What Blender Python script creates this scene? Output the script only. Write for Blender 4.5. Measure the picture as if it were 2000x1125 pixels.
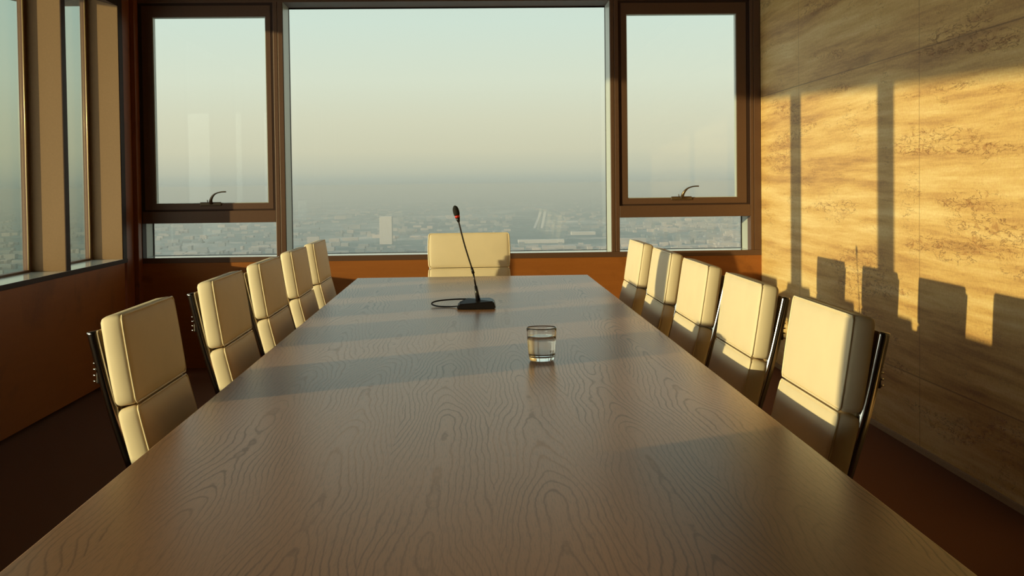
import bpy, bmesh, math, random
from mathutils import Vector, Matrix
random.seed(7)
for o in list(bpy.data.objects): bpy.data.objects.remove(o, do_unlink=True)
S = bpy.context.scene
C = S.collection
PI = math.pi
H = 1.35                                     # camera height above the floor; floor is z = 0

# ------------------------------------------------------------------ camera
cam_d = bpy.data.cameras.new('camera'); cam = bpy.data.objects.new('camera', cam_d); C.objects.link(cam)
f_px, yaw, pitch, roll, cy = 2250.0, .0353, .0298, -.0119, 427.2
cam_d.sensor_width = 36; cam_d.lens = f_px/2000*36
cam_d.shift_y = (cy-562.5)/2000
cam_d.clip_start = .05; cam_d.clip_end = 120000
sy, cyw = math.sin(yaw), math.cos(yaw); sp, cp = math.sin(pitch), math.cos(pitch); sr, cr = math.sin(roll), math.cos(roll)
right = Vector((cyw, -sy, 0)); fwd0 = Vector((sy, cyw, 0)); up0 = Vector((0, 0, 1))
fwd = fwd0*cp-up0*sp; up = up0*cp+fwd0*sp
r3 = right*cr+up*sr; u3 = up*cr-right*sr
cam.matrix_world = Matrix(((r3.x, u3.x, -fwd.x, 0), (r3.y, u3.y, -fwd.y, 0), (r3.z, u3.z, -fwd.z, H), (0, 0, 0, 1)))
S.camera = cam

# ------------------------------------------------------------------ world, sun, exposure
S.view_settings.view_transform = 'Standard'; S.view_settings.look = 'None'
S.view_settings.exposure = 0; S.view_settings.gamma = 1; S.view_settings.use_curve_mapping = False
W = bpy.data.worlds.new('sky'); S.world = W; W.use_nodes = True
nt = W.node_tree; nt.nodes.clear()
tc = nt.nodes.new('ShaderNodeTexCoord'); sep = nt.nodes.new('ShaderNodeSeparateXYZ')
nt.links.new(tc.outputs['Generated'], sep.inputs[0])
mr = nt.nodes.new('ShaderNodeMapRange'); mr.inputs[1].default_value = -.1; mr.inputs[2].default_value = .4
nt.links.new(sep.outputs[2], mr.inputs[0])
rp = nt.nodes.new('ShaderNodeValToRGB'); nt.links.new(mr.outputs[0], rp.inputs[0])
def lin(r, g, b):
    f = lambda c: (c/255/12.92 if c/255 < .04045 else ((c/255+.055)/1.055)**2.4)
    return (f(r), f(g), f(b), 1)
stops = [(-.1, (150, 160, 152)), (0.0, (160, 168, 158)), (.012, (186, 187, 168)), (.03, (204, 201, 176)), (.055, (210, 209, 185)),
         (.09, (213, 219, 200)), (.14, (206, 221, 209)), (.4, (170, 196, 200))]
el = rp.color_ramp.elements
while len(el) < len(stops): el.new(.5)
for e, (z, c) in zip(el, stops): e.position = (z+.1)/.5; e.color = lin(*c)
bg = nt.nodes.new('ShaderNodeBackground'); bg.inputs[1].default_value = 1.15
wo = nt.nodes.new('ShaderNodeOutputWorld')
# the sky is brighter all round the low sun
dt = nt.nodes.new('ShaderNodeVectorMath'); dt.operation = 'DOT_PRODUCT'; nt.links.new(tc.outputs['Generated'], dt.inputs[0])
dt.inputs[1].default_value = Vector((-1, -.54, .25)).normalized()
mx0 = nt.nodes.new('ShaderNodeMath'); mx0.operation = 'MAXIMUM'; nt.links.new(dt.outputs['Value'], mx0.inputs[0]); mx0.inputs[1].default_value = 0
pw = nt.nodes.new('ShaderNodeMath'); pw.operation = 'POWER'; nt.links.new(mx0.outputs[0], pw.inputs[0]); pw.inputs[1].default_value = 1.6
gm = nt.nodes.new('ShaderNodeVectorMath'); gm.operation = 'SCALE'; gm.inputs[0].default_value = (3.1, 2.9, 2.65); nt.links.new(pw.outputs[0], gm.inputs['Scale'])
ad = nt.nodes.new('ShaderNodeVectorMath'); ad.operation = 'ADD'; nt.links.new(rp.outputs[0], ad.inputs[0]); nt.links.new(gm.outputs[0], ad.inputs[1])
nt.links.new(ad.outputs[0], bg.inputs[0]); nt.links.new(bg.outputs[0], wo.inputs[0])

T, E_ = .54, .123                            # sun travels (1, T, -E_)
sun_d = bpy.data.lights.new('low_sun', 'SUN'); sun_d.energy = 6.1; sun_d.color = (1, .76, .40); sun_d.angle = math.radians(.53)
sun = bpy.data.objects.new('low_sun', sun_d); C.objects.link(sun)
sun.rotation_euler = Vector((1, T, -E_)).to_track_quat('-Z', 'Y').to_euler(); sun.location = (-8, -3, 3)

# ------------------------------------------------------------------ node helpers
def mat(name, color=(.5, .5, .5), rough=.5, metal=0, spec=.5):
    m = bpy.data.materials.new(name); m.use_nodes = True
    b = m.node_tree.nodes['Principled BSDF']
    b.inputs['Base Color'].default_value = (*color, 1); b.inputs['Roughness'].default_value = rough
    b.inputs['Metallic'].default_value = metal; b.inputs['Specular IOR Level'].default_value = spec
    return m, m.node_tree, b
def N(t, kind, **kw):
    n = t.nodes.new(kind)
    for k, v in kw.items():
        if k.startswith('i_'): n.inputs[k[2:].replace('_', ' ')].default_value = v
        elif k[0] == 'n' and k[1:].isdigit(): n.inputs[int(k[1:])].default_value = v
        else: setattr(n, k, v)
    return n
def M(t, op, a, b=None, c=None):
    n = t.nodes.new('ShaderNodeMath'); n.operation = op
    for i, v in enumerate((a, b, c)):
        if v is None: continue
        if isinstance(v, (int, float)): n.inputs[i].default_value = v
        else: t.links.new(v, n.inputs[i])
    return n.outputs[0]
def ramp(t, src, st, interp='LINEAR'):
    n = t.nodes.new('ShaderNodeValToRGB'); n.color_ramp.interpolation = interp
    e = n.color_ramp.elements
    while len(e) < len(st): e.new(.5)
    for x, (p, c) in zip(e, st):
        x.position = p; x.color = (*c, 1) if len(c) == 3 else c
    t.links.new(src, n.inputs[0]); return n.outputs[0]
def mapping(t, scale, loc=(0, 0, 0), coord='Object'):
    tcn = t.nodes.new('ShaderNodeTexCoord'); mp = t.nodes.new('ShaderNodeMapping')
    mp.inputs['Scale'].default_value = scale; mp.inputs['Location'].default_value = loc
    t.links.new(tcn.outputs[coord], mp.inputs[0]); return mp.outputs[0]
def noise(t, vec, scale, detail=4, rough=.55, dist=0):
    n = N(t, 'ShaderNodeTexNoise'); n.inputs['Scale'].default_value = scale; n.inputs['Detail'].default_value = detail
    n.inputs['Roughness'].default_value = rough; n.inputs['Distortion'].default_value = dist
    t.links.new(vec, n.inputs['Vector']); return n.outputs['Fac']
def mixc(t, fac, a, b, mode='MIX'):
    n = t.nodes.new('ShaderNodeMix'); n.data_type = 'RGBA'; n.blend_type = mode
    for i, v in ((0, fac), (6, a), (7, b)):
        if isinstance(v, (int, float)): n.inputs[i].default_value = v
        elif isinstance(v, tuple): n.inputs[i].default_value = (*v, 1) if len(v) == 3 else v
        else: t.links.new(v, n.inputs[i])
    return n.outputs[2]
def bump(t, b, h, strength=.2, dist=.01):
    n = t.nodes.new('ShaderNodeBump'); n.inputs['Strength'].default_value = strength; n.inputs['Distance'].default_value = dist
    t.links.new(h, n.inputs['Height']); t.links.new(n.outputs[0], b.inputs['Normal'])

# ------------------------------------------------------------------ materials
def m_travertine():
    m, t, b = mat('travertine', rough=.55)
    tcn = t.nodes.new('ShaderNodeTexCoord'); sx = t.nodes.new('ShaderNodeSeparateXYZ'); t.links.new(tcn.outputs['Object'], sx.inputs[0])
    def vec(ky, kz, warp=None, amt=0):
        c = t.nodes.new('ShaderNodeCombineXYZ'); t.links.new(M(t, 'MULTIPLY', sx.outputs[1], ky), c.inputs[1])
        z = sx.outputs[2] if warp is None else M(t, 'ADD', sx.outputs[2], M(t, 'MULTIPLY', warp, amt))
        t.links.new(M(t, 'MULTIPLY', z, kz), c.inputs[2]); return c.outputs[0]
    warp = noise(t, vec(.55, 1.6), 1.6, 4, .55)                      # bedding planes waver gently
    warp2 = noise(t, vec(2.2, 6), 2.0, 3, .6)
    w12 = M(t, 'ADD', warp, M(t, 'MULTIPLY', warp2, .22))
    band = noise(t, vec(.05, 1, w12, .05), 17, 6, .72)               # thin horizontal beds
    broad = noise(t, vec(.05, 1, w12, .05), 4.2, 3, .5)
    cloud = noise(t, vec(1, 1.8), 3.5, 5, .62, .6)
    base = ramp(t, M(t, 'ADD', M(t, 'MULTIPLY', band, .55), M(t, 'MULTIPLY', broad, .45)),
                [(.36, (.32, .17, .06)), (.44, (.52, .30, .11)), (.50, (.66, .42, .16)), (.56, (.74, .51, .23)), (.66, (.88, .68, .38))])
    base = mixc(t, M(t, 'MULTIPLY', cloud, .25), base, (.78, .54, .25))
    # brown seams with ragged cavities
    seam = ramp(t, noise(t, vec(.13, 1, w12, .05), 5.4, 2, .5), [(.565, (0, 0, 0)), (.62, (1, 1, 1)), (.70, (1, 1, 1)), (.74, (.3, .3, .3))])
    rag = noise(t, vec(.8, 2.2, w12, .05), 11, 6, .7, 1.2)
    ragm = ramp(t, rag, [(.53, (0, 0, 0)), (.63, (1, 1, 1))])
    p = noise(t, vec(.22, 1, w12, .05), 30, 4, .62, .5)
    pitl = ramp(t, M(t, 'ABSOLUTE', M(t, 'SUBTRACT', p, .5)), [(0, (1, 1, 1)), (.010, (.7, .7, .7)), (.020, (0, 0, 0))])
    gate = ramp(t, noise(t, vec(.5, 1), 5.0, 5, .65), [(.55, (0, 0, 0)), (.62, (1, 1, 1))])
    pit = M(t, 'MULTIPLY', pitl, M(t, 'MAXIMUM', M(t, 'MULTIPLY', gate, .65), M(t, 'MULTIPLY', seam, .9)))
    fine = noise(t, mapping(t, (1, 1, 1)), 90, 4, .7)
    col = mixc(t, M(t, 'MULTIPLY', M(t, 'MULTIPLY', seam, ragm), .62), base, (.36, .16, .05))
    col = mixc(t, M(t, 'MULTIPLY', pit, .8), col, (.17, .07, .025))
    col = mixc(t, .30, col, ramp(t, fine, [(.3, (.30, .22, .14)), (.7, (.85, .75, .6))]), 'OVERLAY')
    # panel joints, 2.1 m wide panels, courses 1.62 m high
    jy = M(t, 'ABSOLUTE', M(t, 'SUBTRACT', M(t, 'MODULO', M(t, 'ADD', sx.outputs[1], 20-4.80+1.04), 2.08), 1.04))
    jz = M(t, 'ABSOLUTE', M(t, 'SUBTRACT', M(t, 'MODULO', M(t, 'ADD', sx.outputs[2], 20*.81-(H+.64)+.81*1), 1.62), .81))
    j = M(t, 'LESS_THAN', M(t, 'MINIMUM', jy, jz), .0035)
    col = mixc(t, M(t, 'MULTIPLY', j, .55), col, (.18, .09, .035))
    t.links.new(col, b.inputs['Base Color'])
    hgt = M(t, 'SUBTRACT', M(t, 'MULTIPLY', band, .3), M(t, 'ADD', pit, j))
    bump(t, b, hgt, .35, .006)
    return m
def m_veneer(name, c0, c1, rough=.4, axis='h', spec=.4):
    m, t, b = mat(name, rough=rough, spec=spec)
    sc = (1.2, 1.2, 14) if axis == 'h' else (9, 9, .8)
    n1 = noise(t, mapping(t, sc), 2.0, 6, .6, .6)
    n2 = noise(t, mapping(t, (1, 1, 1)), 2.2, 3, .5, 1.2)
    n3 = noise(t, mapping(t, (1, 1, 1)), 55, 3, .7)
    col = mixc(t, n1, c0, c1)
    burl = ramp(t, n2, [(.60, (0, 0, 0)), (.72, (1, 1, 1))])
    col = mixc(t, M(t, 'MULTIPLY', M(t, 'MULTIPLY', burl, n3), .8), col, tuple(x*.35 for x in c0))
    col = mixc(t, M(t, 'MULTIPLY', n3, .3), col, tuple(x*.6 for x in c0))
    t.links.new(col, b.inputs['Base Color']); bump(t, b, n1, .05, .003)
    return m
def m_tabletop():
    m, t, b = mat('table_veneer', rough=.3, spec=.5)
    tcn = t.nodes.new('ShaderNodeTexCoord'); sx = t.nodes.new('ShaderNodeSeparateXYZ'); t.links.new(tcn.outputs['Object'], sx.inputs[0])
    X, Y = sx.outputs[0], sx.outputs[1]
    LW = .215
    xs = M(t, 'ADD', X, 20*LW+.183-LW/2+LW/2)          # leaves of veneer side by side
    leaf = M(t, 'FLOOR', M(t, 'DIVIDE', xs, LW))
    xl = M(t, 'SUBTRACT', M(t, 'SUBTRACT', xs, M(t, 'MULTIPLY', leaf, LW)), LW/2)
    wn = t.nodes.new('ShaderNodeTexWhiteNoise'); wn.noise_dimensions = '1D'; t.links.new(leaf, wn.inputs['W'])
    rnd = wn.outputs['Value']
    cbn = t.nodes.new('ShaderNodeCombineXYZ'); t.links.new(M(t, 'MULTIPLY', X, 3.0), cbn.inputs[0]); t.links.new(M(t, 'MULTIPLY', Y, .9), cbn.inputs[1]); t.links.new(M(t, 'MULTIPLY', leaf, 7.3), cbn.inputs[2])
    low = noise(t, cbn.outputs[0], 1.2, 2, .5)
    cbw = t.nodes.new('ShaderNodeCombineXYZ'); t.links.new(M(t, 'MULTIPLY', X, 2.2), cbw.inputs[0]); t.links.new(M(t, 'MULTIPLY', Y, 1.5), cbw.inputs[1])
    wob = noise(t, cbw.outputs[0], 9, 4, .6)
    # nested cathedral arches, their tips pointing down the table
    cbn2 = t.nodes.new('ShaderNodeCombineXYZ'); t.links.new(M(t, 'MULTIPLY', X, 4.5), cbn2.inputs[0]); t.links.new(M(t, 'MULTIPLY', Y, 1.3), cbn2.inputs[1]); t.links.new(M(t, 'MULTIPLY', leaf, 5.1), cbn2.inputs[2])
    low2 = noise(t, cbn2.outputs[0], 1.0, 2, .5)
    rr = M(t, 'ADD', M(t, 'SQRT', M(t, 'ADD', M(t, 'MULTIPLY', xl, xl), .00035)), M(t, 'MULTIPLY', Y, .062))
    rr = M(t, 'ADD', rr, M(t, 'MULTIPLY', M(t, 'SUBTRACT', low2, .5), .16))
    rr = M(t, 'ADD', rr, M(t, 'MULTIPLY', M(t, 'SUBTRACT', wob, .5), .010))
    ph = M(t, 'FRACT', M(t, 'MULTIPLY', M(t, 'ADD', rr, rnd), 76))
    lines = ramp(t, ph, [(0, (.2, .2, .2)), (.15, (0, 0, 0)), (.72, (.1, .1, .1)), (.88, (1, 1, 1)), (.95, (.8, .8, .8)), (1, (.2, .2, .2))])
    cbf = t.nodes.new('ShaderNodeCombineXYZ'); t.links.new(M(t, 'MULTIPLY', X, 60), cbf.inputs[0]); t.links.new(M(t, 'MULTIPLY', Y, 3.2), cbf.inputs[1])
    fine = noise(t, cbf.outputs[0], 6, 4, .7)
    pores = ramp(t, fine, [(.40, (1, 1, 1)), (.5, (0, 0, 0))])
    cbm = t.nodes.new('ShaderNodeCombineXYZ'); t.links.new(M(t, 'MULTIPLY', X, 9), cbm.inputs[0]); t.links.new(M(t, 'MULTIPLY', Y, .6), cbm.inputs[1])
    tone = noise(t, cbm.outputs[0], 1.5, 3, .5)
    col = mixc(t, tone, (.56, .285, .145), (.64, .335, .175))
    amp = M(t, 'ADD', .12, M(t, 'MULTIPLY', ramp(t, low, [(.42, (0, 0, 0)), (.62, (1, 1, 1))]), .55))
    col = mixc(t, M(t, 'MULTIPLY', lines, amp), col, (.19, .09, .045))
    col = mixc(t, M(t, 'MULTIPLY', pores, .30), col, (.24, .125, .06))
    t.links.new(col, b.inputs['Base Color'])
    t.links.new(M(t, 'ADD', .29, M(t, 'MULTIPLY', lines, .05)), b.inputs['Roughness'])
    bump(t, b, M(t, 'ADD', M(t, 'MULTIPLY', lines, -.3), M(t, 'MULTIPLY', fine, .8)), .08, .0006)
    return m
def m_leather(name, c, rough=.5):
    m, t, b = mat(name, c, rough, spec=.35)
    n1 = noise(t, mapping(t, (1, 1, 1)), 9, 3, .5, .3); n2 = noise(t, mapping(t, (1, 1, 1)), 420, 2, .6)
    col = mixc(t, n1, tuple(x*.93 for x in c), tuple(min(1, x*1.05) for x in c)); t.links.new(col, b.inputs['Base Color'])
    bump(t, b, M(t, 'ADD', M(t, 'MULTIPLY', n1, .8), M(t, 'MULTIPLY', n2, .12)), .22, .004)
    return m
def m_speck(name, c, rough, metal=0, amt=.25, scale=60, spec=.5):
    m, t, b = mat(name, c, rough, metal, spec)
    n1 = noise(t, mapping(t, (1, 1, 1)), scale, 4, .7); n0 = noise(t, mapping(t, (1, 1, 1)), 1.7, 3, .5)
    col = mixc(t, M(t, 'MULTIPLY', n1, 1), tuple(x*(1-amt) for x in c), tuple(min(1, x*(1+amt)) for x in c))
    col = mixc(t, M(t, 'MULTIPLY', n0, .3), col, tuple(x*.7 for x in c))
    t.links.new(col, b.inputs['Base Color']); return m
def m_pane(name, tint):
    m = bpy.data.materials.new(name); m.use_nodes = True; t = m.node_tree; t.nodes.clear()
    tr = N(t, 'ShaderNodeBsdfTransparent'); tr.inputs[0].default_value = (*tint, 1)
    gl = N(t, 'ShaderNodeBsdfGlossy'); gl.inputs['Roughness'].default_value = .0
    lw = N(t, 'ShaderNodeLayerWeight'); lw.inputs[0].default_value = .5     # thin pane: Schlick reflectance of each face
    fac = M(t, 'ADD', .035, M(t, 'MULTIPLY', M(t, 'POWER', lw.outputs['Facing'], 5.0), .96))
    mx = N(t, 'ShaderNodeMixShader'); o = N(t, 'ShaderNodeOutputMaterial')
    t.links.new(fac, mx.inputs[0]); t.links.new(tr.outputs[0], mx.inputs[1]); t.links.new(gl.outputs[0], mx.inputs[2]); t.links.new(mx.outputs[0], o.inputs[0])
    return m
def m_glass(name, ior, col=(1, 1, 1)):
    m, t, b = mat(name, col, 0.0); b.inputs['Transmission Weight'].default_value = 1; b.inputs['IOR'].default_value = ior; return m
TRAV = m_travertine()
PANEL = m_veneer('orange_brown_veneer', (.29, .088, .016), (.40, .135, .026), .42)
PANELR = m_veneer('red_brown_post_veneer', (.22, .06, .018), (.30, .09, .026), .45, 'v')
TABLE = m_tabletop()
LEATHER = m_leather('ivory_leather', (.84, .69, .49), .62)
PIPING = m_leather('ivory_piping', (.86, .72, .50), .45)
SHELLM = m_leather('tan_backing_leather', (.40, .27, .13), .5)
CHROME = m_speck('polished_dark_steel', (.42, .38, .36), .14, 1, .05, 20)
DARKST = m_speck('dark_steel', (.06, .05, .048), .3, .8, .1)
BRIGHT = m_speck('bright_steel', (.85, .80, .70), .15, 1, .05)
BRONZE = m_speck('bronze_window_metal', (.125, .060, .034), .45, .1, .15)
BRONZED = m_speck('dark_bronze_gasket', (.045, .022, .016), .6, 0, .1, 60, .2)
TANJ = m_speck('tan_jamb_paint', (.25, .145, .072), .65, 0, .12, 90, .25)
ALU = m_speck('pale_aluminium_reveal', (.50, .52, .48), .38, .15, .06)
SILLM = m_speck('pale_glossy_sill', (.78, .82, .78), .13, .3, .03)
BEAD = m_speck('gold_glazing_bead', (.62, .44, .22), .3, .5, .08)
CARPET = m_speck('dark_brown_carpet', (.19, .08, .042), .95, 0, .45, 260, .1)
CEIL = m_speck('dark_ceiling', (.16, .12, .09), .8, 0, .1)
REARM = m_veneer('rear_wall_veneer', (.16, .07, .025), (.22, .10, .035), .6)
PANE = m_pane('clear_window_glass', (.97, .985, .97)); PANEL_T = m_pane('tinted_side_glass', (.80, .86, .82))
GLASS = m_glass('tumbler_glass', 1.48, (.99, 1, .99)); WATER = m_glass('water', 1.333)
BLACKP = m_speck('black_plastic', (.012, .010, .012), .32, 0, .1)
FOAM = m_speck('black_foam', (.012, .010, .010), .9, 0, .4, 300)
REDP, _, rb = mat('red_ring_plastic', (.55, .03, .02), .3)
HANDLEM = m_speck('bronze_handle_metal', (.16, .11, .065), .3, .7, .1)

# ------------------------------------------------------------------ mesh helpers
def link(name, bm, m, parent=None, smooth=False):
    me = bpy.data.meshes.new(name); bm.normal_update(); bm.to_mesh(me); bm.free()
    o = bpy.data.objects.new(name, me); C.objects.link(o)
    for x in (m if isinstance(m, (list, tuple)) else [m]): me.materials.append(x)
    if smooth:
        for p in me.polygons: p.use_smooth = True
    if parent: o.parent = parent
    return o
def tag(o, label=None, cat=None, group=None, kind=None):
    if label: o['label'] = label
    if cat: o['category'] = cat
    if group: o['group'] = group
    if kind: o['kind'] = kind
    return o
def empty(name, loc, rz=0):
    o = bpy.data.objects.new(name, None); C.objects.link(o); o.location = loc; o.rotation_euler = (0, 0, rz); o.empty_display_size = .1; return o
def box(bm, x0, x1, y0, y1, z0, z1, mi=0):
    v = [bm.verts.new((x, y, z)) for z in (z0, z1) for x, y in ((x0, y0), (x1, y0), (x1, y1), (x0, y1))]
    for f in ((3, 2, 1, 0), (4, 5, 6, 7), (0, 1, 5, 4), (1, 2, 6, 5), (2, 3, 7, 6), (3, 0, 4, 7)):
        bm.faces.new([v[i] for i in f]).material_index = mi
def bbox(*a, bev=.003, seg=2):
    bm = bmesh.new(); box(bm, *a)
    if bev: bmesh.ops.bevel(bm, geom=bm.edges[:], offset=bev, segments=seg, affect='EDGES', profile=.5)
    return bm
def ring_frame(x0, x1, z0, z1, w, y0, y1, bev=.002):
    """rectangular picture-frame section, members w wide (left, right, bottom, top)"""
    l, r, b, t = w
    bm = bmesh.new()
    out = [(x0, z0), (x1, z0), (x1, z1), (x0, z1)]; inn = [(x0+l, z0+b), (x1-r, z0+b), (x1-r, z1-t), (x0+l, z1-t)]
    V = {}
    for k, pts in (('o', out), ('i', inn)):
        for yk, y in (('f', y0), ('b', y1)): V[k+yk] = [bm.verts.new((p[0], y, p[1])) for p in pts]
    for i in range(4):
        j = (i+1) % 4
        bm.faces.new([V['of'][i], V['of'][j], V['if'][j], V['if'][i]])
        bm.faces.new([V['ob'][j], V['ob'][i], V['ib'][i], V['ib'][j]])
        bm.faces.new([V['of'][j], V['of'][i], V['ob'][i], V['ob'][j]])
        bm.faces.new([V['if'][i], V['if'][j], V['ib'][j], V['ib'][i]])
    if bev: bmesh.ops.bevel(bm, geom=[e for e in bm.edges if e.calc_face_angle(0) > .5], offset=bev, segments=1, affect='EDGES')
    return bm
def tube(bm, pts, rad, seg=10, sx=1, closed=False):
    """swept tube, rad number or list; sx squashes along the first frame axis"""
    pts = [Vector(p) for p in pts]; n = len(pts)
    R_ = rad if isinstance(rad, (list, tuple)) else [rad]*n
    rings = []; prev = None
    for i, p in enumerate(pts):
        if closed: d = (pts[(i+1) % n]-pts[i-1])
        else: d = pts[min(i+1, n-1)]-pts[max(i-1, 0)]
        d.normalize()
        if prev is None:
            a = d.orthogonal().normalized()
            if abs(d.y) < .9: a = (Vector((0, 1, 0))-d*d.y).normalized()
        else: a = (prev-d*prev.dot(d)).normalized()
        prev = a; b = d.cross(a)
        rings.append([bm.verts.new(p+a*math.cos(2*PI*k/seg)*R_[i]*sx+b*math.sin(2*PI*k/seg)*R_[i]) for k in range(seg)])
    for i in range(n if closed else n-1):
        A, B = rings[i], rings[(i+1) % n]
        for k in range(seg): bm.faces.new([A[k], A[(k+1) % seg], B[(k+1) % seg], B[k]])
    if not closed:
        bm.faces.new(rings[0][::-1]); bm.faces.new(rings[-1])
def smoothpath(pts, n=6):
    P = [Vector(p) for p in pts]; out = []
    for i in range(len(P)-1):
        p0, p1, p2, p3 = P[max(i-1, 0)], P[i], P[i+1], P[min(i+2, len(P)-1)]
        for k in range(n):
            t = k/n
            out.append(.5*((2*p1)+(-p0+p2)*t+(2*p0-5*p1+4*p2-p3)*t*t+(-p0+3*p1-3*p2+p3)*t**3))
    out.append(P[-1]); return out
def lathe(bm, prof, seg=48, cx=0, cy=0, closed_top=False):
    rings = []
    for r, z in prof:
        if r < 1e-6: rings.append([bm.verts.new((cx, cy, z))])
        else: rings.append([bm.verts.new((cx+r*math.cos(2*PI*k/seg), cy+r*math.sin(2*PI*k/seg), z)) for k in range(seg)])
    for A, B in zip(rings, rings[1:]):
        for k in range(seg):
            a, b2, c, d = A[k % len(A)], A[(k+1) % len(A)], B[(k+1) % len(B)], B[k % len(B)]
            fs = []
            for v in (a, b2, c, d):
                if v not in fs: fs.append(v)
            if len(fs) > 2: bm.faces.new(fs)
def struct(name, bm, m, parent=None, smooth=False):
    o = link(name, bm, m, parent, smooth)
    if not parent: o['kind'] = 'structure'
    return o

# ------------------------------------------------------------------ room shell
XL, XR, YB, YR = -2.494, 2.207, 8.694, -3.2
ZC = H+1.72
struct('floor', bbox(XL-.35, XR+.3, YR-.2, YB+.35, -.2, 0, bev=0), CARPET)
struct('ceiling', bbox(XL-.3, XR+.3, YR-.2, YB+.36, ZC, ZC+.2, bev=0), CEIL)
struct('wall_right', bbox(XR, XR+.25, YR-.2, YB+.36, 0, ZC, bev=0), TRAV)
struct('wall_rear', bbox(XL-.3, XR, YR-.2, YR, 0, ZC, bev=0), REARM)
struct('baseboard_right', bbox(XR-.012, XR, YR, YB, 0.0, .03, bev=.002), m_speck('pale_stone_skirting', (.42, .27, .15), .6))

# back wall: parapet, head
hs = H-.520                                   # sill level of the back windows
k_ = .040
struct('wall_back', bbox(XL+.034, XR, YB, YB+.30, 0, hs-k_, bev=0), PANEL)
struct('trim_1', bbox(XL, XR, YB-.004, YB+.33, H+1.378, ZC, bev=.002), BRONZE)    # head above the back windows
# left wall
zs = H-.502
struct('wall_left', bbox(XL-.24, XL, YR, 8.36, .03, zs-.026, bev=0), PANEL)
struct('baseboard_left', bbox(XL-.24, XL-.06, YR, 8.50, 0, .03, bev=0), DARKST)
struct('trim_2', bbox(XL-.26, XL, 8.42, YB+.2, 0, ZC, bev=.002), PANELR)             # wood corner post
struct('trim_3', bbox(XL-.26, XL+.002, 8.325, 8.42, zs-.026, ZC, bev=.003), BRONZED)
struct('trim_4', bbox(XL, XL+.034, 8.60, YB+.3, 0, ZC, bev=.003), PANELR)              # corner strip

# --- left wall windows: openings between mullions
gx = XL-.235                                  # glass plane
head = H+1.300
wl = empty('window_1', (XL, 6, 0)); wl['kind'] = 'structure'
def lp(name, bm, m, p=None, smooth=False):
    o = link(name, bm, m, None, smooth); o.parent = p or wl
    o.matrix_parent_inverse = wl.matrix_basis.inverted() if (p is None or p is wl) else Matrix()
    return o
bpy.context.view_layer.update()
wl.matrix_world
wl_inv = Matrix.Translation((-XL, -6, 0))
def lp(name, bm, m, parent=None, smooth=False):
    o = link(name, bm, m, None, smooth)
    if parent is None: o.parent = wl; o.matrix_parent_inverse = wl_inv
    else: o.parent = parent
    return o
lp('window_sill', bbox(XL-.25, XL+.001, YR, 8.325, zs-.028, zs, bev=.0015), SILLM)
lp('sill_trim', bbox(XL+.001, XL+.006, YR, 8.42, zs-.030, zs-.0005, bev=.001), BRONZED)
# inclined soffit of the head, rising outwards
bm = bmesh.new()
prof = [(XL, head), (XL, ZC), (XL-.26, ZC), (XL-.26, head+.075)]
a = [bm.verts.new((x, YR, z)) for x, z in prof]; b = [bm.verts.new((x, 8.33, z)) for x, z in prof]
bm.faces.new(a[::-1]); bm.faces.new(b)
for i in range(4): bm.faces.new([a[i], a[(i+1) % 4], b[(i+1) % 4], b[i]])
bmesh.ops.recalc_face_normals(bm, faces=bm.faces[:])
lp('head_panel', bm, BRONZED)
mull = [(7.180, 7.250), (5.095, 5.185), (3.400, 3.485), (-1.5, -1.42)]
for y0, y1 in mull:
    o = lp('mullion', bbox(XL-.235, XL-.006, y0, y1, zs, head+.06, bev=.002), TANJ)
    o2 = lp('mullion_cap', bbox(-.0065, 0, -(y1-y0)/2-.001, (y1-y0)/2+.001, zs, head, bev=.001), BRONZED, parent=o)
    o2.location = (XL, (y0+y1)/2, 0)
lp('jamb', bbox(XL-.235, XL-.001, 8.320, 8.330, zs, head+.06, bev=.001), TANJ)
lp('jamb', bbox(XL-.24, XL, YR, -1.5, zs, head, bev=.001), REARM)
edges = [(-1.42, 3.40), (3.485, 5.095), (5.185, 7.18), (7.25, 8.32)]
for y0, y1 in edges:
    zt = head+.06
    bm = bmesh.new(); box(bm, gx-.004, gx+.004, y0, y1, zs, zt); lp('pane', bm, PANEL_T)
    fr = bmesh.new()                          # glazing frame at the far side
    box(fr, gx-.02, gx+.022, y1-.030, y1, zs, zt); box(fr, gx-.02, gx+.022, y0, y0+.03, zs, zt); box(fr, gx-.02, gx+.022, y0+.03, y1-.03, zs, zs+.012)
    bmesh.ops.bevel(fr, geom=fr.edges[:], offset=.0015, segments=1, affect='EDGES')
    lp('glazing_frame', fr, BRONZE)
    bd = bmesh.new(); tube(bd, [(gx+.016, y1-.034, zs), (gx+.016, y1-.034, zt)], .0055, 10); lp('glazing_bead', bd, BEAD, smooth=True)

# added out-of-view roller blind, placed to shade the closest right chair's near side
rb_ = empty('added_shade_blind', (XL-.10, -.205, H-.20)); tag(rb_, 'added unseen beige roller blind shading the nearest right-hand chair', 'blind')
link('fabric', bbox(-.0015, .0015, -1.06, 1.06, 0, 1.46, bev=0), m_speck('added_blind_fabric', (.45, .38, .28), .9, 0, .1, 200), rb_)
bm = bmesh.new(); tube(bm, [(0, -1.06, 0), (0, 1.06, 0)], .012, 12); link('bottom_bar', bm, DARKST, rb_, True)
bm = bmesh.new(); tube(bm, [(0, -1.06, 1.47), (0, 1.06, 1.47)], .026, 14); link('roller', bm, ALU, rb_, True)

# --- back wall windows
RD = .33                                      # reveal depth
gy = YB+RD-.03
zt = H+1.378; zsb = hs
def winroot(name, x): 
    o = empty(name, (x, YB, 0)); o['kind'] = 'structure'; return o
def wp(root, name, bm, m, smooth=False, parent=None):
    o = link(name, bm, m, None, smooth); o.parent = parent or root
    if parent is None: o.matrix_parent_inverse = Matrix.Translation(-root.location)
    return o
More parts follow.
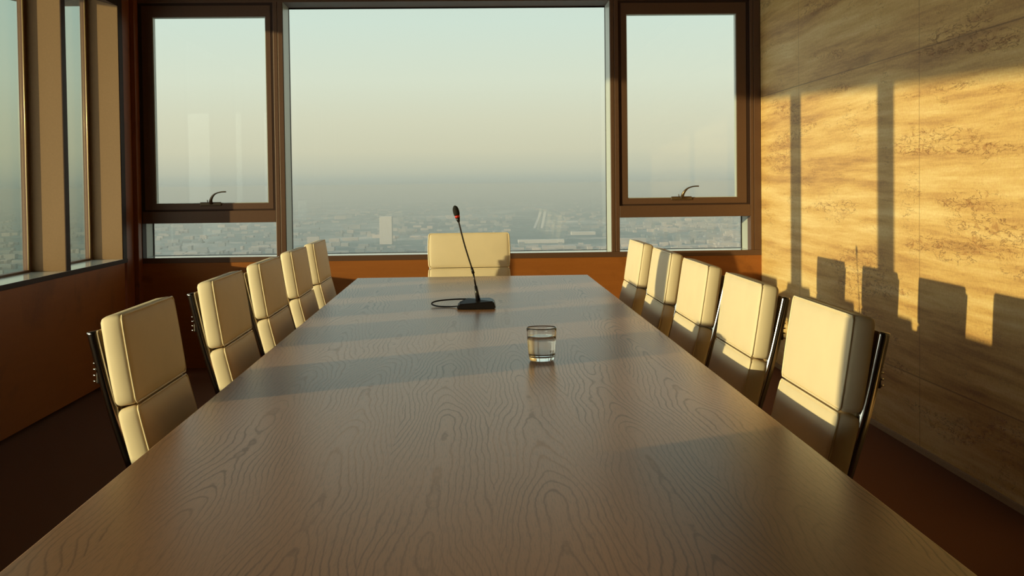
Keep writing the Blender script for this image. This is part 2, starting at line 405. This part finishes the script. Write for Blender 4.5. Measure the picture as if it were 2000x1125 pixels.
# continuous bottom rail + verticals (flush frame)
struct('trim_5', bbox(XL+.034, XR-.002, YB-.004, YB+.012, hs-k_, hs, bev=.0015), BRONZE)
struct('trim_6', bbox(-2.490+.034, 2.205, YB+.012, YB+RD, hs-k_, hs-.0005, bev=.001), SILLM)
# left casement unit
def casement(name, x0, x1, mirror, mull_x):
    r = winroot(name, (x0+x1)/2)
    zr0, zr1 = H-.262, H-.172                 # transom
    wp(r, 'transom', bbox(x0, x1, YB-.002, YB+.16, zr0, zr1, bev=.003), BRONZE)
    # posts either side, each with a groove line (two members and a gasket)
    for a, b, mm in mull_x:
        wp(r, 'post', bbox(a, b, YB-.003, YB+.20, zsb, zt+.003, bev=.003), mm)
    # reveal sides of the lower light
    wp(r, 'reveal', bbox(x0-.012, x0, YB+.10, gy, zsb, zr1, bev=.001), ALU)
    wp(r, 'reveal', bbox(x1, x1+.012, YB+.10, gy, zsb, zr1, bev=.001), ALU)
    bm = bmesh.new(); box(bm, x0, x1, gy-.004, gy+.004, zsb, zr0); wp(r, 'pane', bm, PANE)
    wp(r, 'glazing_frame', ring_frame(x0, x1, zsb, zr0+.01, (.008, .008, .003, .012), gy-.02, gy-.006, .001), DARKST)
    wp(r, 'spandrel', bbox(x0, x1, YB+.16, gy+.02, zr0+.004, zr1-.004, bev=.001), BRONZED)
    # rebate frame round the sash
    wp(r, 'rebate_frame', ring_frame(x0, x1, zr1, zt+.003, (.022, .022, .012, .022), YB+.012, YB+.16, .002), BRONZED)
    # sash
    gx0, gx1 = (-2.351, -1.524) if not mirror else (1.192, 2.020)
    sx0, sx1 = (-2.435, -1.483) if not mirror else (1.147, 2.098)
    sz0, sz1 = H-.160, H+1.358
    gz0, gz1 = H-.112, H+1.271
    sash = wp(r, 'sash', ring_frame(sx0, sx1, sz0, sz1, (gx0-sx0-.006, sx1-gx1-.006, gz0-sz0-.004, sz1-gz1-.004), YB+.010, YB+.075, .004), BRONZE)
    wp(r, 'sash_bead', ring_frame(gx0-.006, gx1+.006, gz0-.004, gz1+.004, (.006, .006, .004, .004), YB+.018, YB+.075, .001), ALU, parent=sash)
    bm = bmesh.new(); box(bm, gx0-.003, gx1+.003, YB+.046, YB+.052, gz0-.003, gz1+.003); wp(r, 'pane', bm, PANE)
    # handle
    hx = -1.945 if not mirror else 1.600
    hz = H-.112
    hd = empty('handle', (hx, YB+.010, hz)); hd.parent = r; hd.matrix_parent_inverse = Matrix.Translation(-r.location)
    bm = bbox(-.082, .075, -.010, .004, -.022, .006, bev=.004); link('back_plate', bm, HANDLEM, hd)
    bm = bmesh.new()
    pts = smoothpath([(.0, -.014, -.004), (.004, -.030, .022), (.020, -.042, .050), (.045, -.048, .070), (.085, -.050, .081), (.122, -.050, .082)], 5)
    n = len(pts); tube(bm, pts, [.0155-.0105*min(1, i/(n*.6)) for i in range(n)], 12)
    link('lever', bm, HANDLEM, hd, True)
    bm = bmesh.new(); tube(bm, [(-.022, -.014, .002), (-.026, -.014, .022)], .0035, 8); link('locking_pin', bm, HANDLEM, hd, True)
    return r
casement('window_2', -2.455, -1.463, False, [(-2.492+.034, -2.4555, BRONZED), (-1.4625, -1.430, BRONZE), (-1.428, -1.390, BRONZE)])
casement('window_4', 1.125, 2.124, True, [(1.062, 1.090, BRONZE), (1.092, 1.1245, BRONZE), (2.1245, 2.150, BRONZE), (2.152, 2.205, BRONZE)])
# central fixed light
r = winroot('window_3', -.16)
x0, x1 = -1.389, 1.061
wp(r, 'reveal', bbox(x0-.02, x0, YB+.20, gy+.02, zsb, zt, bev=.001), ALU)
wp(r, 'reveal', bbox(x1, x1+.02, YB+.20, gy+.02, zsb, zt, bev=.001), ALU)
wp(r, 'reveal_lining', bbox(x0, x0+.002, YB+.004, gy, zsb, zt, bev=0), ALU)
wp(r, 'reveal_lining', bbox(x1-.002, x1, YB+.004, gy, zsb, zt, bev=0), ALU)
bm = bmesh.new(); box(bm, x0, x1, gy-.005, gy+.005, zsb, zt); wp(r, 'pane', bm, PANE)
wp(r, 'glazing_frame', ring_frame(x0, x1, zsb, zt, (.006, .006, .003, .010), gy-.02, gy-.006, .001), DARKST)
# outer closure beside the reveals so that no daylight leaks round the posts
struct('trim_7', bbox(-1.4625, -1.409, YB+.20, gy+.02, hs-k_, ZC, bev=0), BRONZED)
struct('trim_8', bbox(1.081, 1.1245, YB+.20, gy+.02, hs-k_, ZC, bev=0), BRONZED)
struct('trim_9', bbox(2.137, XR, YB+.20, gy+.02, hs-k_, ZC, bev=0), BRONZED)
struct('trim_10', bbox(XL-.26, -2.467, YB+.20, gy+.02, 0, ZC, bev=0), BRONZED)

# added unseen overhang, its edge skewed to cast the stone wall's upper shadow line
def edge_xy(y, z):     # point of the sun-shade edge plane
    return 2.207+(.615+.046*(y-8.63)-(z-H))/.147
zo = H+1.50
bm = bmesh.new()
ya, yb_ = -6.0, 9.6
pl = [(XL-.02, ya), (XL-.02, yb_), (min(edge_xy(yb_, zo), XL-.05), yb_), (edge_xy(ya, zo), ya)]
lo = [bm.verts.new((x, y, zo)) for x, y in pl]; hi = [bm.verts.new((x, y, zo+.5)) for x, y in pl]
bm.faces.new(lo); bm.faces.new(hi[::-1])
for i in range(4): bm.faces.new([lo[i], hi[i], hi[(i+1) % 4], lo[(i+1) % 4]])
bmesh.ops.recalc_face_normals(bm, faces=bm.faces[:])
struct('added_overhang', bm, CEIL)

# ------------------------------------------------------------------ conference table
TZ = H-.57
tb = empty('conference_table', (.005, 3.9, 0))
tag(tb, 'long brown oak-veneer conference table with soft grain, running to the window', 'table')
ty0, ty1 = .55, 7.17
link('tabletop', bbox(-.7165, .7165, ty0-3.9, ty1-3.9, TZ-.035, TZ, bev=.0025), TABLE, tb)
for yy in (-2.4, 0, 2.4):
    link('pedestal', bbox(-.26, .26, yy-.05, yy+.05, .02, TZ-.035, bev=.004), REARM, tb)
    link('foot_plate', bbox(-.34, .34, yy-.10, yy+.10, 0, .02, bev=.004), DARKST, tb)

# ------------------------------------------------------------------ chairs
CW = .26                                     # half width of the cushions
def pad_mesh(p0, p1, th, bulge=.008, hw=CW, r=.017):
    """leather pad between two profile points (front line), thickness th behind it"""
    p0 = Vector((p0[0], 0, p0[1])); p1 = Vector((p1[0], 0, p1[1]))
    ax = (p1-p0); L = ax.length; ax.normalize(); nrm = Vector((ax.z, 0, -ax.x))
    if nrm.dot(Vector((1, 0, 1))) < 0: nrm = -nrm            # out of the seat, towards the sitter
    mid = (p0+p1)/2-nrm*th/2
    bm = bmesh.new()
    nu, nv, nw = 20, 12, 6
    half = (hw, L/2-.0008, th/2)
    def place(u, v, w):
        q = Vector((u*half[0], v*half[1], w*half[2]))
        rr = r if w < .99 else r
        inn = Vector([max(-(h-rr), min(h-rr, c)) for h, c in zip(half, q)])
        d = q-inn
        if d.length > 1e-9: q = inn+d.normalized()*rr
        b_ = bulge*(1-abs(u)**3.2)*(1-abs(v)**2.6)
        q.z += b_ if w > 0 else -b_*.3
        q.x += .005*(1-v*v)*(1 if u > 0 else -1)*abs(u)**6
        # soft sag: the front edges dip near the corners
        return mid+Vector((0, 1, 0))*q.x+ax*q.y+nrm*q.z
    def bias(i, n):                                            # denser rows near the edges
        t = -1+2*i/n; return math.copysign(abs(math.sin(t*PI/2))**.9, t)
    grid = {}
    def V(i, j, k):
        key = (i, j, k)
        if key not in grid: grid[key] = bm.verts.new(place(bias(i, nu), bias(j, nv), bias(k, nw)))
        return grid[key]
    for i in range(nu):
        for j in range(nv):
            bm.faces.new([V(i, j, 0), V(i, j+1, 0), V(i+1, j+1, 0), V(i+1, j, 0)]); bm.faces.new([V(i, j, nw), V(i+1, j, nw), V(i+1, j+1, nw), V(i, j+1, nw)])
    for i in range(nu):
        for k in range(nw):
            bm.faces.new([V(i, 0, k), V(i+1, 0, k), V(i+1, 0, k+1), V(i, 0, k+1)]); bm.faces.new([V(i, nv, k), V(i, nv, k+1), V(i+1, nv, k+1), V(i+1, nv, k)])
    for j in range(nv):
        for k in range(nw):
            bm.faces.new([V(0, j, k), V(0, j, k+1), V(0, j+1, k+1), V(0, j+1, k)]); bm.faces.new([V(nu, j, k), V(nu, j+1, k), V(nu, j+1, k+1), V(nu, j, k+1)])
    bmesh.ops.recalc_face_normals(bm, faces=bm.faces[:])
    # piping loop just inside the front edge
    pb = bmesh.new(); lp_ = []
    e = .0045
    def edgept(u, v):
        a = mid+Vector((0, 1, 0))*u*(hw-e+.004*(1-v*v))+ax*v*(L/2-e)+nrm*(th/2-e*.55)
        return a
    seq = [(u, -1) for u in [-.97+.194*i for i in range(11)]]+[(1, v) for v in [-.92+.184*i for i in range(11)]]+[(u, 1) for u in [.97-.194*i for i in range(11)]]+[(-1, v) for v in [.92-.184*i for i in range(11)]]
    tube(pb, [edgept(u, v) for u, v in seq], .0028, 6, closed=True)
    return bm, pb
FR = [(-.296, 1.030), (-.260, .796), (-.205, .580), (-.125, .470), (.095, .455), (.315, .462)]
def make_chair():
    root = empty('desk_chair', (0, 0, 0))
    names = ['back_pad', 'back_pad', 'back_pad', 'seat_pad', 'seat_pad']
    ths = [.060, .060, .052, .050, .052]
    for nm, a, b_, th in zip(names, FR, FR[1:], ths):
        bm, pb = pad_mesh(a, b_, th)
        o = link(nm, bm, LEATHER, root, True); link('piping', pb, PIPING, o, True)
    RP = [(-.374, .985), (-.362, .93), (-.327, .785), (-.286, .65), (-.245, .53), (-.195, .43), (-.12, .385), (0, .375), (.2, .385), (.325, .400)]
    RP3 = smoothpath([(x, 0, z) for x, z in RP], 5)
    for s in (-1, 1):
        bm = bmesh.new(); tube(bm, [(p.x, s*.247, p.z) for p in RP3], .015, 14, sx=.8)
        link('side_rail', bm, CHROME, root, True)
        # the rounded cap at the top of the rail
    # leather sling stretched between the rails
    bm = bmesh.new(); n = len(RP3); rows = []
    for i, p in enumerate(RP3):
        d = (RP3[min(i+1, n-1)]-RP3[max(i-1, 0)]).normalized(); nn = Vector((d.z, 0, -d.x))
        if nn.dot(Vector((1, 0, 1))) < 0: nn = -nn
        q0 = p+nn*.0125; q1 = p+nn*.0195
        rows.append([bm.verts.new((q.x, y, q.z)) for q, y in ((q0, -.243), (q0, .243), (q1, .243), (q1, -.243))])
    for A, B in zip(rows, rows[1:]):
        for k in range(4): bm.faces.new([A[k], A[(k+1) % 4], B[(k+1) % 4], B[k]])
    bm.faces.new(rows[0][::-1]); bm.faces.new(rows[-1]); bmesh.ops.recalc_face_normals(bm, faces=bm.faces[:])
    link('leather_sling', bm, SHELLM, root)
    # spreader bar behind the back with four bolts at either end
    sb = link('spreader_bar', bbox(-.356, -.346, -.236, .236, .853, .901, bev=.003), DARKST, root)
    for s in (-1, 1):
        bm = bbox(-.3665, -.342, s*.240-.010, s*.240+.010, .850, .904, bev=.003); link('bracket', bm, DARKST, root)
        for k in range(4):
            bm = bmesh.new(); z = .855+.0155*k
            tube(bm, [(-.3662, s*.240, z), (-.3755, s*.240, z)], .0024, 8); link('bolt', bm, BRIGHT, sb, True)
    bm = bmesh.new(); tube(bm, [(.06, -.245, .374), (.06, .245, .374)], .012, 10); link('seat_spreader', bm, CHROME, root, True)
    bm = bmesh.new(); tube(bm, [(-.10, -.24, .382), (-.10, .24, .382)], .010, 10); link('seat_spreader', bm, CHROME, root, True)
    link('swivel_plate', bbox(-.12, .08, -.06, .06, .345, .367, bev=.006), DARKST, root)
    bm = bmesh.new(); lathe(bm, [(0, .085), (.034, .085), (.034, .20), (.024, .205), (.022, .347), (0, .347)], 24); link('column', bm, CHROME, root, True)
    for k in range(4):
        a = PI/4+k*PI/2; c, s = math.cos(a), math.sin(a)
        bm = bmesh.new(); tube(bm, [(c*.02, s*.02, .105), (c*.12, s*.12, .085), (c*.285, s*.285, .045)], [.022, .018, .011], 12, sx=.8)
        l = link('leg', bm, CHROME, root, True)
        bm = bmesh.new(); lathe(bm, [(0, 0), (.022, 0), (.022, .012), (.008, .018), (.008, .04), (0, .04)], 16, c*.275, s*.275); link('glide', bm, BLACKP, l, True)
    return root
def copy_tree(o, parent=None):
    c = o.copy(); C.objects.link(c); c.parent = parent
    for ch in o.children: copy_tree(ch, c)
    return c
proto = make_chair()
GRP = 'ivory leather chairs around the conference table'
spots = []
Lc = [3.235, 4.28, 5.16, 6.03, 6.84]; Rc = [2.965, 3.83, 4.65, 5.47, 6.32]
llab = ['ivory padded leather chair nearest the camera in the left row, steel bolts behind it',
        'ivory padded leather chair second from the front in the left row, bolts showing behind it',
        'ivory padded leather chair in the middle of the left row, under the parapet',
        'ivory padded leather chair fourth from the front in the left row',
        'ivory padded leather chair at the far end of the left row, nearest the big window']
rlab = ['ivory padded leather chair nearest the camera on the stone wall side, steel rail fully visible',
        'ivory padded leather chair second from the front on the stone wall side, bright rail',
        'ivory padded leather chair in the middle of the right row beside the stone wall',
        'ivory padded leather chair fourth from the front in the right row by the stone wall',
        'ivory padded leather chair at the far end of the right row, below the right window']
for y, l in zip(Lc, llab): spots.append((-.603, y, 0, l))
for y, l in zip(Rc, rlab): spots.append((.611, y, PI, l))
spots.append((-.018, 7.46, -PI/2, 'lone ivory padded leather chair at the far head of the table'))
for i, (x, y, a, l) in enumerate(spots):
    o = proto if i == 0 else copy_tree(proto)
    o.location = (x, y, 0); o.rotation_euler = (0, 0, a)
    if i == len(spots)-1: o.scale = (1, 1.05, 1)
    tag(o, l, 'chair', GRP)

# ------------------------------------------------------------------ microphone
mic = empty('conference_microphone', (.016, 5.29, TZ)); tag(mic, 'black gooseneck conference microphone with red ring standing on the table', 'microphone')
bm = bmesh.new()
outline = [(-.090, -.050), (.090, -.050), (.094, .02), (.075, .060), (-.045, .060), (-.088, .0)]
lo = [bm.verts.new((x, y, .002)) for x, y in outline]
hi = [bm.verts.new((x*.90, y*.80+.004, .030 if y < -.04 else (.042 if y < .03 else .046))) for x, y in outline]
hi[0].co.z = .024; hi[1].co.z = .036; hi[5].co.z = .034
bm.faces.new(lo[::-1]); bmesh.ops.triangulate(bm, faces=[bm.faces.new(hi)])
for i in range(6): bm.faces.new([lo[i], lo[(i+1) % 6], hi[(i+1) % 6], hi[i]])
bmesh.ops.recalc_face_normals(bm, faces=bm.faces[:])
bmesh.ops.bevel(bm, geom=[e for e in bm.edges if e.calc_face_angle(0) > .4], offset=.005, segments=3, affect='EDGES')
link('base', bm, BLACKP, mic)
def seg_(p, q, r0, r1, name, m, par, seg=14):
    bm = bmesh.new(); tube(bm, [p, q], [r0, r1], seg); return link(name, bm, m, par, True)
bx_, bz = .010, .040
A = Vector((bx_, .01, bz)); K1 = Vector((.000, .01, .105)); K2 = Vector((-.010, .01, .162)); K3 = Vector((-.017, .01, .188)); Hd = Vector((-.075, .01, .404)); Tp = Vector((-.092, .01, .476))
seg_(A, K1, .011, .0065, 'neck_boot', BLACKP, mic)
seg_(K1, K2, .0042, .0040, 'stem', DARKST, mic); seg_(K2, K3, .0072, .0058, 'joint_collar', BLACKP, mic)
bm = bmesh.new(); pts = smoothpath([K3, K3.lerp(Hd, .5)+Vector((-.003, 0, 0)), Hd], 12)
tube(bm, pts, [.0037+.0003*(i % 2) for i in range(len(pts))], 10); link('gooseneck', bm, DARKST, mic, True)
d = (Tp-Hd)
seg_(Hd-d*.05, Hd+d*.22, .0062, .0105, 'head_socket', BLACKP, mic)
rg = seg_(Hd+d*.22, Hd+d*.37, .0118, .0118, 'red_light_ring', REDP, mic, 20); rg['label'] = 'red ring'
bm = bmesh.new(); n = 9
tube(bm, [Hd+d*(.37+.63*i/n) for i in range(n+1)], [.0125, .0138, .0146, .0148, .0147, .0143, .0135, .0118, .0088, .003], 18); link('foam_windshield', bm, FOAM, mic, True)
bm = bmesh.new()
cab = smoothpath([(.05, .050, .020), (.035, .095, .032), (-.05, .125, .033), (-.13, .135, .030), (-.19, .135, .023), (-.207, .115, .013), (-.175, .085, .005), (-.11, .060, .005), (-.070, .025, .012)], 8)
tube(bm, cab, .0036, 8); link('cable', bm, BLACKP, mic, True)

# ------------------------------------------------------------------ tumbler of water
tg = empty('water_glass', (.2215, 3.695, TZ)); tag(tg, 'clear glass tumbler two-thirds full of water standing alone on the table', 'glass')
bm = bmesh.new(); hG = .108
ro = lambda z: .0405+(.0487-.0405)*(z/hG)**.75
prof = [(0, .0008), (.034, .0008), (.0385, .003), (.0405, .007)]+[(ro(z), z) for z in (.02, .035, .05, .065, .08, .095, .104)]+[(.0487, .107), (.0476, .1086), (.0464, .107)]
prof += [(ro(z)-.0032, z) for z in (.104, .095, .08, .065, .05, .035, .022)]+[(.034, .0155), (.024, .0135), (0, .0130)]
lathe(bm, prof, 72); bmesh.ops.recalc_face_normals(bm, faces=bm.faces[:]); link('tumbler', bm, GLASS, tg, True)
bm = bmesh.new(); wl_z = .081
prof = [(0, .01305), (.024, .01355), (.034, .01555)]+[(ro(z)-.00315, z) for z in (.022, .035, .05, .065, wl_z)]+[(.030, wl_z-.0006), (0, wl_z-.0006)]
lathe(bm, prof, 72); bmesh.ops.recalc_face_normals(bm, faces=bm.faces[:]); link('water', bm, WATER, tg, True)

# ------------------------------------------------------------------ the city far below and its haze
GZ = -150.0
m, t, b = mat('city_ground', rough=.95, spec=.1)
mpv = mapping(t, (1, .55, 1))
n1 = noise(t, mpv, .0022, 8, .68, .4); n2 = noise(t, mpv, .011, 5, .7)
col = ramp(t, n1, [(.36, (.03, .07, .08)), (.50, (.07, .12, .12)), (.58, (.16, .19, .18)), (.68, (.42, .37, .31))])
col = mixc(t, ramp(t, n2, [(.54, (0, 0, 0)), (.72, (.7, .7, .7))]), col, (.45, .40, .34))
t.links.new(col, b.inputs['Base Color'])
bm = bmesh.new(); v = [bm.verts.new(p) for p in ((-40000, 300, GZ), (40000, 300, GZ), (40000, 60000, GZ), (-40000, 60000, GZ))]; bm.faces.new(v)
g = struct('ground', bm, m); 
m2, t, b = mat('city_roofs', rough=.8, spec=.2)
n1 = noise(t, mapping(t, (1, 1, 1)), .004, 2, .6)
t.links.new(ramp(t, n1, [(.3, (.10, .14, .15)), (.5, (.18, .20, .20)), (.7, (.38, .32, .27))]), b.inputs['Base Color'])
bm = bmesh.new()
for i in range(5200):
    y = 1100*math.exp(random.random()*2.35); x = random.uniform(-.46, .32)*y
    if random.random() < .35: x = random.gauss(.25, .06)*y
    if -300 < x < -150 and 2850 < y < 3150 or .045*y < x < .068*y and 3200 < y < 6400 or 90 < x < 380 and 2850 < y < 3500: continue
    w, d2, h = random.uniform(6, 30), random.uniform(8, 26), random.uniform(4, 11)
    if random.random() < .04: w *= 2.5; h *= 1.5
    box(bm, x-w/2, x+w/2, y-d2/2, y+d2/2, GZ, GZ+h)
st = link('distant_houses', bm, m2); tag(st, 'pale low houses and sheds scattered far below, hazy beyond the windows', 'houses', kind='stuff')
PALE, _, _b = mat('pale_concrete', (.36, .34, .30), .8)
# pale block tower left of centre
tw = link('tower_block', bbox(-238, -206, 2990, 3025, GZ, GZ+72, bev=.5), PALE); tag(tw, 'pale hazy tower block standing alone in the city, left of the microphone', 'building')
# long pale sheds right of centre
for (xc, yc, w, d2, lb) in ((178, 2950, 118, 34, 'long pale warehouse roof in the hazy city right of the head chair'), (330, 3400, 70, 40, 'short pale warehouse in the hazy city beneath the right window mullion')):
    o = link('warehouse', bbox(xc-w/2, xc+w/2, yc-d2/2, yc+d2/2, GZ, GZ+9, bev=.3), PALE); tag(o, lb, 'building')
# two parallel pale avenues running away
for x0_, x1_ in ((216, 380), (241, 405)):
    bm = bmesh.new(); ya, yb2 = 3950, 6290
    q = [(x0_-4, ya), (x0_+4, ya), (x1_+7, yb2), (x1_-7, yb2)]
    v = [bm.verts.new((x, y, GZ+.6)) for x, y in q]; v2 = [bm.verts.new((x, y, GZ+.1)) for x, y in q]
    bm.faces.new(v); bm.faces.new(v2[::-1])
    for i in range(4): bm.faces.new([v2[i], v2[(i+1) % 4], v[(i+1) % 4], v[i]])
    o = link('avenue', bm, PALE); tag(o, 'straight pale avenue running towards the hazy horizon right of the microphone', 'road', 'parallel pale avenues in the city')
# haze: a real scattering layer over the far ground
hz = bpy.data.materials.new('haze'); hz.use_nodes = True; t = hz.node_tree; t.nodes.clear()
vs = N(t, 'ShaderNodeVolumeScatter'); vs.inputs['Color'].default_value = (.40, .435, .43, 1); vs.inputs['Density'].default_value = 2.8e-4; vs.inputs['Anisotropy'].default_value = 0
om = N(t, 'ShaderNodeOutputMaterial'); va = N(t, 'ShaderNodeVolumeAbsorption'); va.inputs['Color'].default_value = (.40, .435, .43, 1); va.inputs['Density'].default_value = 2.8e-4
vadd = N(t, 'ShaderNodeAddShader'); t.links.new(vs.outputs[0], vadd.inputs[0]); t.links.new(va.outputs[0], vadd.inputs[1]); t.links.new(vadd.outputs[0], om.inputs['Volume'])
bm = bmesh.new(); box(bm, -30000, 30000, 400, 50000, GZ-2, H+6)
hazeo = link('haze', bm, hz); hazeo['kind'] = 'structure'
